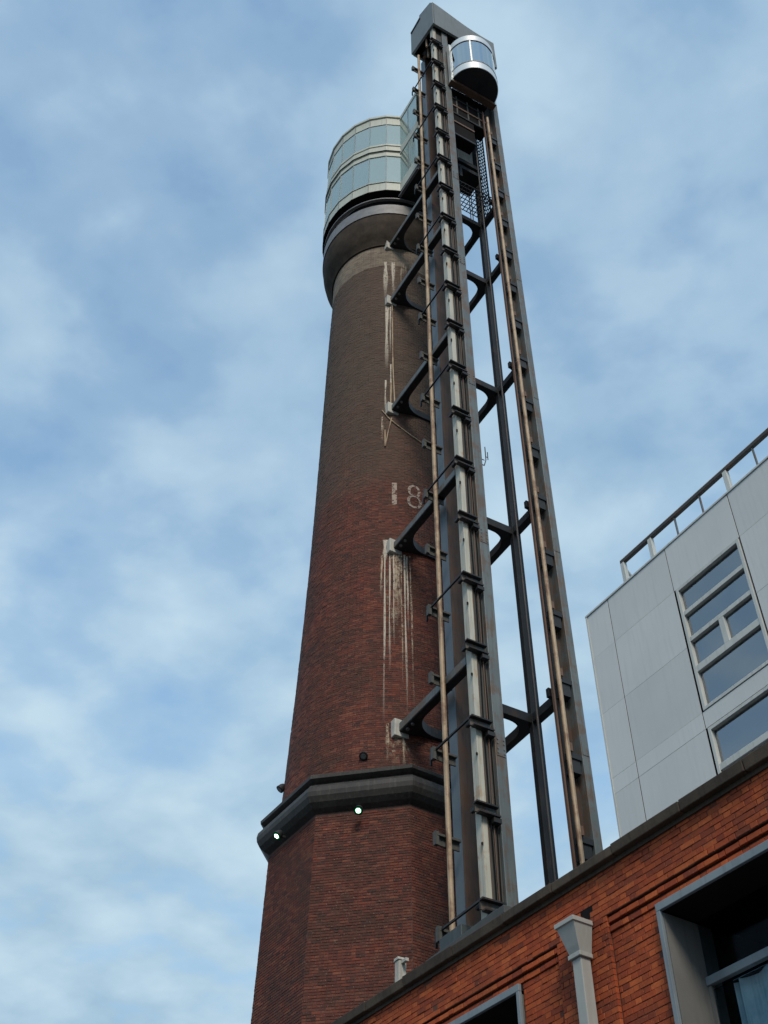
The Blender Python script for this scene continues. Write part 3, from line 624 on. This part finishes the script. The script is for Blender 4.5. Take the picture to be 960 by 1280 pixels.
# glazed link to the lift, in tower axes
lk = {}
def lkb(name, b, m_, z_off=True):
    o = MB().box(b[0], b[1], b[2], b[3], zr(b[4]), zr(b[5])).build(name, M[m_], vr_); o.rotation_euler = (0, 0, TR); return o
S0, S1, TL = 2.92, 4.54, 1.06
for sg in (-1, 1):
    y0, y1 = (-TL-0.04, -TL+0.05) if sg < 0 else (TL-0.05, TL+0.04)
    lkb('link_trim', (S0, S1, y0, y1, 50.0, 50.78), 'cream'); lkb('link_trim', (S0, S1, y0, y1, 53.55, 54.2), 'cream'); lkb('link_trim', (S0, S1, y0, y1, 57.1, 57.4), 'cream')
    for i in range(2):
        a0 = S0+0.03+i*(S1-S0)/2; a1 = a0+(S1-S0)/2-0.05
        for (z0, z1) in ((50.79, 53.54), (54.21, 57.09)):
            lkb('link_glass', (a0, a1, sg*TL-0.012, sg*TL+0.012, z0, z1), 'drum_glass')
    lkb('link_mullion', (S0+(S1-S0)/2-0.02, S0+(S1-S0)/2+0.02, sg*TL-0.03, sg*TL+0.03, 50.79, 57.09), 'frame_paint')
lkb('link_floor', (S0, S1+0.02, -TL, TL, 49.62, 49.98), 'steel_dark'); lkb('link_roof', (S0-0.3, S1, -TL, TL, 57.12, 57.38), 'interior_pale'); lkb('link_floor', (S0, S1, -TL+0.06, TL-0.06, 53.6, 53.9), 'interior_pale')
lkb('link_soffit_edge', (S0-0.02, S1, -TL-0.10, -TL+0.02, 49.55, 49.63), 'ring')

# ------------------------------------------------------------------ the lift car
car = empty('lift_car', (*(Matrix.Rotation(TR, 3, 'Z') @ Vector((7.12, 0.42, 0)) + Vector((CX, CY, 0))).xy, 54.05), TR)
tag(car, 'half-round glass lift car with pale metal rims stopped just below the tower head', 'lift car')
RC = 1.18
def half(r, n=28, back=0.0): return [(back, -r)] + [(0.02+r*math.cos(t), r*math.sin(t)) for t in np.linspace(-math.pi/2, math.pi/2, n)] + [(back, r)]
def halfring(r0, r1, z0, z1, name, m_):
    mb = MB(); n = 32; s = 0
    for t in np.linspace(-math.pi/2, math.pi/2, n+1):
        for r, z in ((r0, z0), (r1, z0), (r1, z1), (r0, z1)): mb.v.append((0.02+r*math.cos(t), r*math.sin(t), z))
    for i in range(n):
        for q in range(4): mb.f.append((4*i+q, 4*i+4+q, 4*i+4+(q+1) % 4, 4*i+(q+1) % 4))
    mb.f += [(0, 1, 2, 3), (4*n+3, 4*n+2, 4*n+1, 4*n)]
    return mb.build(name, M[m_], car, smooth=True)
MB().prism(half(RC-0.03), 0.0, 0.10).build('floor', M['steel_dark'], car)
halfring(RC-0.06, RC, 0.02, 0.66, 'lower_rim', 'car_metal')
halfring(RC-0.05, RC+0.015, 0.66, 0.72, 'rim_bead', 'ring')
halfring(RC-0.06, RC, 3.08, 3.62, 'upper_rim', 'car_metal')
halfring(RC-0.05, RC+0.012, 3.03, 3.08, 'rim_bead', 'ring')
MB().prism(half(RC-0.02), 3.62, 3.68).build('roof', M['car_metal'], car)
MB().prism(half(RC-0.07), 2.95, 3.02).build('ceiling', M['car_metal'], car)
for t0, t1 in ((-88, -34), (-32, 32), (34, 88)):
    mb = MB(); n = 12
    for t in np.linspace(R_(t0), R_(t1), n+1):
        for r, z in ((RC-0.035, 0.72), (RC-0.015, 0.72), (RC-0.015, 3.03), (RC-0.035, 3.03)): mb.v.append((0.02+r*math.cos(t), r*math.sin(t), z))
    for i in range(n):
        for q in range(4): mb.f.append((4*i+q, 4*i+4+q, 4*i+4+(q+1) % 4, 4*i+(q+1) % 4))
    mb.build('curved_glass', M['car_glass'], car, smooth=True)
for t in (-89, -33, 33, 89):
    q = MB().box(-0.05, 0.012, -0.035, 0.035, 0.70, 3.05).build('post', M['car_metal'], car); q.location = (0.02+RC*math.cos(R_(t))-0.01, RC*math.sin(R_(t)), 0); q.rotation_euler = (0, 0, R_(t))
MB().box(-0.06, 0.02, -RC, RC, 0.0, 3.66).build('back_wall', M['car_metal'], car)
MB().tube((0.55, -0.9, 1.05), (0.55, 0.9, 1.05), 0.025, 8).build('handrail', M['car_metal'], car)
for y, z in ((-0.05, 2.7), (0.45, 1.5)): MB().lathe([(0.0, -0.04), (0.05, -0.02), (0.06, 0.02), (0, 0.05)], 12).build('bulb', M['bulb'], car).location = (1.0, y, z)
MB().box(-0.20, 0.10, -RC-0.06, RC+0.06, -0.22, -0.002).build('car_sling', M['steel_brown'], car)
MB().box(-0.95, -0.45, -1.02, 0.20, -4.3, -0.02).build('sling_frame', M['joint'], car)
MB().box(-0.95, -0.45, 0.201, 0.94, -2.3, -0.02).build('sling_frame', M['joint'], car)
for q, (z0, y0, y1) in enumerate(((-0.75, -1.0, 0.9), (-1.5, -1.0, 0.9), (-2.25, -1.0, 0.9), (-3.1, -1.0, 0.18), (-4.3, -1.0, 0.18))): MB().box(-0.449, -0.40, y0, y1, z0, z0+0.12).build('cross_member', M['steel_brown'] if q % 2 else M['steel_dark'], car)
for y in (-0.7, -0.1, 0.5): MB().box(-0.449, -0.42, y, y+0.07, -2.2, -0.32).build('sling_stay', M['steel_mid'], car)
MB().box(-0.94, -0.21, -1.0, 0.92, -0.30, -0.20).build('sling_plate', M['joint'], car)
for y in (-1.2, 1.2): MB().box(-0.08, 0.12, y-0.05, y+0.05, -0.2, 3.7).build('sling_upright', M['car_metal'], car)

# ------------------------------------------------------------------ floodlights on the band
def floodlight(ang, r, z, lit, label):
    e = empty('floodlight', (CX+r*math.sin(ang), CY-r*math.cos(ang), z), ang)
    MB().box(-0.03, 0.03, -0.02, 0.22, -0.03, 0.03).build('bracket', M['steel_dark'], e)
    MB().lathe([(0.0, 0.14), (0.07, 0.14), (0.10, 0.08), (0.125, -0.06), (0.085, -0.07)], 16).build('housing', M['steel_dark'], e, smooth=True)
    MB().lathe([(0.0, -0.066), (0.05, -0.070), (0.082, -0.064), (0.082, -0.05), (0.0, -0.05)], 16).build('lens', M['lamp'] if lit else M['ring'], e)
    if lit: MB().lathe([(0.0, -0.078), (0.038, -0.076), (0.052, -0.071), (0.052, -0.066)], 14).build('bulb', M['lamp_core'], e)
    for ch in e.children:
        if ch.name.startswith(('housing', 'lens', 'bulb')): ch.rotation_euler = (R_(-38), 0, 0)
    return tag(e, label, 'floodlight', 'floodlights around the chimney band')
floodlight(R_(-12.6), 3.46, 17.66, True, 'lit greenish floodlight under the black band, midway along its wide front face')
floodlight(R_(-56), 3.54, 17.72, True, 'lit greenish floodlight under the black band on its side face away from the tower')
floodlight(R_(-12), 3.16, 19.50, False, 'dark unlit floodlight on the round shaft just above the front of the black band')
floodlight(R_(-77), 3.16, 19.95, False, 'dark unlit floodlight sticking out from the shaft edge on the side away from the tower')

# ------------------------------------------------------------------ lift lobby roof behind the brick wall
lb = empty('lift_lobby', (CX, CY, 0), TR); tag(lb, 'low blue-grey metal lobby roof at the tower foot behind the brick parapet', 'lobby')
MB().box(3.9, 8.2, -1.95, 2.4, 0, 12.45).build('wall', M['lobby_metal'], lb)
MB().box(3.8, 8.3, -2.05, 2.5, 12.451, 12.62).build('roof_edge', M['roof_felt'], lb, bevel=0.01)
MB().box(4.9, 7.7, -1.80, -1.72, 12.62, 12.85).build('upstand', M['lobby_metal'], lb)
MB().box(5.3, 6.2, -1.7, -1.0, 12.62, 13.2).build('duct', M['lobby_metal'], lb, bevel=0.02)
vp = empty('vent_post', (*(Matrix.Rotation(TR, 3, 'Z') @ Vector((3.97, -1.90, 0)) + Vector((CX, CY, 0))).xy, 12.62), TR)
tag(vp, 'short pale stained concrete post on the end of the lobby roof', 'post')
MB().box(-0.10, 0.10, -0.10, 0.10, 0, 0.55).build('shaft', M['concrete'], vp, bevel=0.02)
MB().prism([(-0.12, 0.55), (0.12, 0.55), (0.09, 0.62), (-0.09, 0.62)], -0.12, 0.12, 'y').build('cap', M['concrete'], vp, bevel=0.01)
MB().box(0.10, 0.30, -0.04, 0.04, 0.46, 0.53).build('arm', M['concrete'], vp)

# ------------------------------------------------------------------ brick building along the street
bb = empty('brick_building', (*BW['org'], 0), BW['rz']); tag(bb, 'orange-red brick street building with dark stone coping and deep grey framed windows', 'building')
XL, XR, DEP = -14.0, 11.0, 3.3
WINS = [(2.90, 5.60), (-2.44, 0.26), (-7.78, -5.08), (8.24, 10.94)]; WZ0, WZ1 = 4.0, 8.22
PIL = [(1.06, 2.04), (-4.28, -3.30), (6.40, 7.38), (-9.62, -8.64)]
ZC0, ZC1 = 9.07, 9.27
# wall core in pieces round the openings (mortar face 12 mm behind the bricks)
def core(x0, x1, z0, z1, y=0.057, m_='mortar_red'): return MB().box(x0, x1, y, 0.52, z0, z1).build('wall_core', M[m_], bb)
xs = sorted(WINS); cur = XL
for a, b in xs:
    core(cur, a, 0, WZ1); core(a, b, 0, WZ0); cur = b
core(cur, XR, 0, WZ1)
core(XL, XR, WZ1, 8.444, 0.072)
core(XL, XR, 8.444, ZC0, 0.007)
MB().box(XL+0.001, XR-0.001, 0.52, DEP, 8.55, 8.75).build('flat_roof', M['roof_felt'], bb)
MB().box(XL, XR, DEP, DEP+0.3, 0, 8.9).build('rear_wall', M['mortar_red'], bb)
for x in (XL, XR-0.3): MB().box(x, x+0.3, 0.521, DEP-0.001, 0, 9.05).build('end_wall', M['mortar_red'], bb)
for p0, p1 in PIL: MB().box(p0+0.01, p1-0.01, 0.007, 0.0569, 0, WZ1-0.001).build('pilaster_core', M['mortar_red'], bb)
# bricks: upper frieze plane y=0, two stepped courses, recessed panels y=0.05, pilasters y=0
HOLE = (1.58, 1.80, 8.52, 8.70)
W_it = []
def lay(x0, x1, z0, z1, y, holes=()):
    nz = int(round((z1-z0)/0.075))
    for j in range(nz):
        z = z0+(j+0.5)*0.075; hd = (j % 2); x = x0 - (0.169 if hd else 0.0)
        alt = 0
        while x < x1-0.015:
            bl = 0.1127 if (alt % 2) else 0.2255; alt += 1
            jj = rng.normal(0, 0.003); a, b = max(x, x0)+0.004, min(x+bl+jj, x1)-0.004; x += bl
            if b-a < 0.03: continue
            if any(h[0]-0.02 < (a+b)/2 < h[1]+0.02 and h[2] < z < h[3] for h in holes): continue
            W_it.append(((a+b)/2, z+rng.normal(0, 0.0012), y+rng.normal(0, 0.003), (b-a)/2))
XB0, XB1, ZB = -6.2, 7.4, 6.2
lay(XB0, XB1, 8.447, 8.447+8*0.075, 0.0, [HOLE])
def clipspans(spans): return [(max(a, XB0), min(b, XB1)) for a, b in spans if b > XB0 and a < XB1]
gaps = []; cur = XB0
for a, b in sorted(clipspans(PIL)): gaps.append((cur, a)); cur = b
gaps.append((cur, XB1))
for a, b in clipspans(PIL): lay(a, b, 8.447-31*0.075, 8.447, 0.0, [HOLE])
for a, b in gaps:
    lay(a, b, 8.343, 8.418, 0.014)
    lay(a, b, 8.232, 8.307, 0.034)
    c2 = a
    for w0, w1 in sorted(clipspans(WINS)):
        if w1 < a or w0 > b: continue
        lay(c2, w0, 8.225-27*0.075, 8.225, 0.05); c2 = w1
    lay(c2, b, 8.225-27*0.075, 8.225, 0.05)
# the recessed mortar core lies behind the stepped courses
W = np.array(W_it)
camx, camy = -0.33*0, 0
loc_cam = Matrix.Rotation(-BW['rz'], 3, 'Z') @ Vector((-BW['org'][0], -BW['org'][1], 0))
dist = np.hypot(np.hypot(W[:, 0]-loc_cam.x, loc_cam.y), W[:, 1]-EYE)
vis = (W[:, 1] > 8.1) & (W[:, 0] < 5.2) & (W[:, 3] > 0.09) & (W[:, 2] < 0.01)
order = np.argsort(np.where(vis, dist, 1e9))[:290]
sing = set(order.tolist())
pr = brick_mesh('brick', [(0, 0, 0)], [(1, 0, 0)], [(0, 0, 1)], [(0, -1, 0)], [0.1075], 0.0338, 0.045, M['brick_red_o'], 0.003, bb)
for n_i, i in enumerate(order):
    b = pr if n_i == 0 else dup(pr, bb)
    x, z, y, hl = W[i]; b.location = (x, y, z); b.scale = (hl/0.1075, 1, 1)
keep = [i for i in range(len(W)) if i not in sing]; K = W[keep]; nK = len(K)
wb = brick_mesh('wall_bricks', np.stack([K[:, 0], K[:, 2], K[:, 1]], 1), np.tile((1.0, 0, 0), (nK, 1)), np.tile((0, 0, 1.0), (nK, 1)), np.tile((0, -1.0, 0), (nK, 1)), K[:, 3], 0.0338, 0.045, M['brick_red'], 0.003, bb)
tag(wb, kind='stuff')
def tex_wall(x0, x1, z0, z1, y=0.03):
    o = MB().box(x0, x1, y, 0.061, z0, z1).build('far_wall_face', M['wall_tex'], bb); add_uv(o, lambda c: (c.x, c.z)); return o
for a, b in ((XL, -7.78), (-5.08, -2.44), (0.26, 2.90), (5.60, 8.24)): tex_wall(a, b, 0, ZB-0.02)
tex_wall(XL, XB0, 8.3, ZC0, 0.0); tex_wall(XB1, XR, 8.3, ZC0, 0.0); tex_wall(XL, -7.78, ZB, 8.29); tex_wall(7.4, 8.24, ZB, 8.29)
for a, b in WINS: tex_wall(a, b, 0, WZ0)
# coping stones
x = XL
while x < XR-0.01:
    l = min(1.05+rng.random()*0.25, XR-x)
    MB().prism([(-0.12+rng.normal(0, .008), ZC0+0.01), (0.55, ZC0+0.01), (0.55, ZC1+rng.normal(0, .006)), (-0.12+rng.normal(0, .006), ZC1-0.05+rng.normal(0, .008))], x+0.004, x+l-0.004, 'x').build('coping_stone', M['coping'], bb, bevel=0.012)
    x += l
MB().box(XL, XR, -0.03, 0.50, ZC0-0.05, ZC0+0.009).build('coping_bed', M['coping'], bb)
MB().box(HOLE[0], HOLE[1], 0.0005, 0.0065, HOLE[2]-0.05, HOLE[3]).build('outlet_hole', M['joint'], bb)
# windows: lined reveals, transom, glass, curtains, room behind
for wi, (a, b) in enumerate(WINS):
    wn = empty('window', (a, 0, 0)); wn.parent = bb; w = b-a; D0, D1 = -0.03, 0.60
    MB().box(-0.0, w, D0, 0.02, WZ1-0.10, WZ1-0.002).build('lintel_frame', M['frame_paint'], wn, bevel=0.006)
    MB().box(0.0, w, 0.021, 0.80, WZ1-0.09, WZ1-0.004).build('soffit_shade_lining', M['dark_room'], wn)  # top of the grey reveal, its shade painted in as near-black
    for x0, x1 in ((0.0, 0.065), (w-0.065, w)): MB().box(x0, x1, D0, 0.02, WZ0, WZ1-0.101).build('jamb_frame', M['frame_paint'], wn, bevel=0.006)
    for x0, x1 in ((0.03, 0.075), (w-0.075, w-0.03)): MB().box(x0, x1, 0.021, 0.80, WZ0, WZ1-0.117).build('reveal_lining', M['reveal'], wn)
    MB().box(0.0, w, D0, D1, WZ0-0.1, WZ0-0.001).build('sill', M['frame_paint'], wn)
    MB().box(0.076, w-0.076, 0.52, 0.60, 7.34, 7.44).build('transom', M['frame_paint'], wn, bevel=0.006)
    MB().box(0.076, w-0.076, 0.57, 0.585, 7.441, WZ1-0.101).build('glass_pane', M['dark_glass'], wn)
    nb = 2
    for q in range(nb):
        x0 = 0.076+(w-0.152)*q/nb; x1 = x0+(w-0.152)/nb
        MB().box(x0+0.05, x1-0.05, 0.565, 0.58, WZ0+0.05, 7.29).build('glass_pane', M['dark_glass'], wn)
        for xx in (x0, x1-0.05): MB().box(xx+0.001, xx+0.049, 0.54, 0.60, WZ0, 7.339).build('sash_bar', M['reveal'], wn)
    # curtain folds behind the lower glass
    mb = MB(); nn = 60; x0 = 0.34
    for i in range(nn+1):
        xx = x0 + (w-0.45)*i/nn; yy = 0.68+0.045*math.sin(i*0.9+math.sin(i*0.37)*1.7)
        mb.v += [(xx, yy, WZ0), (xx+0.03*math.sin(i), yy, 7.32)]
    mb.f = [(2*i, 2*i+2, 2*i+3, 2*i+1) for i in range(nn)]
    mb.build('curtain', M['curtain'], wn, smooth=True)
    MB().box(0.0, w, 2.6, 2.7, WZ0-0.5, 8.5).build('room_wall', M['dark_room'], wn)
    MB().box(-0.1, w+0.1, 0.81, 2.6, 8.2, 8.3).build('room_ceiling', M['dark_room'], wn)
    for x0, x1 in ((-0.1, 0.0), (w, w+0.1)): MB().box(x0, x1, 0.81, 2.6, WZ0-0.5, 8.2).build('room_wall', M['dark_room'], wn)
    MB().box(0, w, 0.61, 2.6, WZ0-0.5, WZ0-0.4).build('room_floor', M['dark_room'], wn)

# downpipe with hopper head in front of the pilaster
dp = empty('downpipe', (*(Matrix.Rotation(BW['rz'], 3, 'Z') @ Vector((1.62, -0.02, 0)) + Vector((*BW['org'], 0))).xy, 0), BW['rz'])
tag(dp, 'pale grey square downpipe with flared hopper head on the brick pilaster', 'downpipe')
mb = MB()
HP = [(0.185, 0.33, 8.46), (0.185, 0.33, 8.40), (0.168, 0.305, 8.395), (0.148, 0.275, 8.30), (0.115, 0.225, 8.14), (0.10, 0.195, 8.06)]
for hx, dy, z in HP: mb.v += [(-hx, -dy, z), (hx, -dy, z), (hx, -0.0, z), (-hx, -0.0, z)]
for i in range(len(HP)-1):
    for q in range(4): mb.f.append((4*i+q, 4*i+(q+1) % 4, 4*i+4+(q+1) % 4, 4*i+4+q))
k = 4*(len(HP)-1); mb.f.append((k, k+1, k+2, k+3)); mb.f.append((3, 2, 1, 0))
mb.build('hopper', M['pipe_paint'], dp, bevel=0.004)
MB().box(-0.115, 0.115, -0.215, 0.0, 8.0, 8.058).build('collar', M['pipe_paint'], dp, bevel=0.006)
MB().box(-0.082, 0.082, -0.18, -0.015, 0.1, 7.999).build('pipe', M['pipe_paint'], dp, bevel=0.012)
for z in (6.2, 3.6, 1.2): MB().box(-0.115, 0.115, -0.195, 0.0, z, z+0.09).build('collar', M['pipe_paint'], dp, bevel=0.006)

# ------------------------------------------------------------------ the pale clad building
wb_ = empty('clad_building', (5.0, 19.3, 0), -R_(90-31.2)); tag(wb_, 'pale grey panel-clad building with long windows and a roof railing', 'building')
ZT = 18.62; A0, A1, DP = -0.80, 14.0, 9.0
MB().box(A0+0.03, A1, 0.19, DP, 0, ZT-0.06).build('wall_core', M['panel_gap'], wb_)
cols_ = [(-0.80, -0.075), (-0.055, 1.815)] + [(1.835+1.885*k, 1.835+1.885*(k+1)-0.02) for k in range(6)]
ROWS = [(17.39, 18.56), (15.93, 17.375), (14.385, 15.915), (14.03, 14.37), (12.0, 14.015), (10.63, 11.985), (7.2, 10.61), (3.8, 7.18), (0.2, 3.78)]
WCOL = (2, 4, 6)
def panel(a, b, z0, z1): MB().box(a, b, -0.012+rng.normal(0, 0.001), 0.20, z0, z1).build('cladding_panel', M['panel'], wb_, bevel=0.002)
for ci, (a, b) in enumerate(cols_):
    for z0, z1 in ROWS:
        if ci in WCOL and z1 > 10 and not (z0 > 17.3 or abs(z0-14.03) < 0.1 or abs(z0-10.63) < 0.01): continue
        if ci in WCOL and abs(z0-10.63) < 0.01: continue
        panel(a, b, z0-0.006, z1+0.006)
for ci in range(len(cols_)-1):
    g0, g1 = cols_[ci][1], cols_[ci+1][0]
    MB().box(g0+0.001, g1-0.001, -0.006, 0.189, 0.2, ZT-0.062).build('vertical_joint', M['joint'], wb_)
MB().box(A0-0.012, A0+0.029, 0.031, DP-0.01, 0.2, ZT-0.1).build('end_panel', M['panel'], wb_)
MB().box(A0-0.03, A1, -0.035, DP, ZT-0.05, ZT).build('roof_edge', M['white_frame'], wb_, bevel=0.006)
MB().box(A0-0.02, A0+0.02, -0.03, 0.03, 0.2, ZT-0.052).build('corner_trim', M['white_frame'], wb_)
def office_window(a, z0, z1, w, rows):
    wn = empty('window', (a, 0, 0)); wn.parent = wb_; fw = 0.07
    MB().box(0, fw, -0.03, 0.16, z0, z1).build('frame', M['white_frame'], wn, bevel=0.006)
    MB().box(w-fw, w, -0.03, 0.16, z0, z1).build('frame', M['white_frame'], wn, bevel=0.006)
    MB().box(fw, w-fw, -0.028, 0.16, z1-fw, z1).build('frame', M['white_frame'], wn, bevel=0.006)
    MB().box(fw, w-fw, -0.028, 0.16, z0, z0+fw).build('frame', M['white_frame'], wn, bevel=0.006)
    for i, (b0, b1, sp) in enumerate(rows):
        if i < len(rows)-1: MB().box(fw, w-fw, -0.02, 0.16, rows[i+1][1], b0).build('transom', M['white_frame'], wn, bevel=0.006)
        sps = [(fw, w-fw)] if not sp else [(fw, w*0.47), (w*0.47+0.13, w-fw)]
        if sp: MB().box(w*0.47, w*0.47+0.13, -0.02, 0.16, b0, b1).build('mullion', M['white_frame'], wn, bevel=0.006)
        for x0, x1 in sps: MB().box(x0, x1, 0.05, 0.062, b0, b1).build('pane', M['win_glass'], wn)
    MB().box(0.02, w-0.02, 0.161, 0.18, z0, z1).build('room_backing', M['blind'], wn)
    return wn
STD = lambda zt: [(zt-0.62, zt-0.07, False), (zt-1.28, zt-0.72, False), (zt-1.97, zt-1.38, True), (zt-2.91, zt-2.12, False)]
for ci in WCOL:
    a, b = cols_[ci]
    office_window(a+0.04, 14.39, 17.37, b-a-0.06, STD(17.37))
    office_window(a+0.04, 11.0, 14.0, b-a-0.06, [(13.20, 13.93, False), (12.66, 13.07, False), (12.05, 12.56, True), (11.07, 11.9, False)])
# roof railing, set back from the edge
rl = empty('roof_railing', (*(Matrix.Rotation(-R_(90-31.2), 3, 'Z') @ Vector((0, 0.42, 0)) + Vector((5.0, 19.3, 0))).xy, ZT), -R_(90-31.2))
tag(rl, 'grey metal railing with a thick top rail on the clad building roof', 'railing')
MB().box(0.14, 14.0, -0.045, 0.045, 1.04, 1.14).build('top_rail', M['steel_web'], rl, bevel=0.01)
MB().box(0.14, 14.0, -0.03, 0.03, 1.141, 1.165).build('rail_cap', M['white_frame'], rl)
for x in [0.20] + [1.13+2.39*k for k in range(6)]:
    MB().box(x-0.055, x+0.055, -0.05, 0.05, 0.0, 1.039).build('post', M['white_frame'], rl, bevel=0.006)
for k in range(6):
    for q in (0.80, 1.59): MB().box(1.13+2.39*k+q-0.015, 1.13+2.39*k+q+0.015, -0.02, 0.02, 0.0, 1.039).build('baluster', M['steel'], rl)
MB().tube((0.22, 0.03, 0.85), (0.22, 0.8, 0.0), 0.035, 8).build('raking_stay', M['white_frame'], rl)

scn.cycles.max_bounces = 8; scn.cycles.transparent_max_bounces = 16
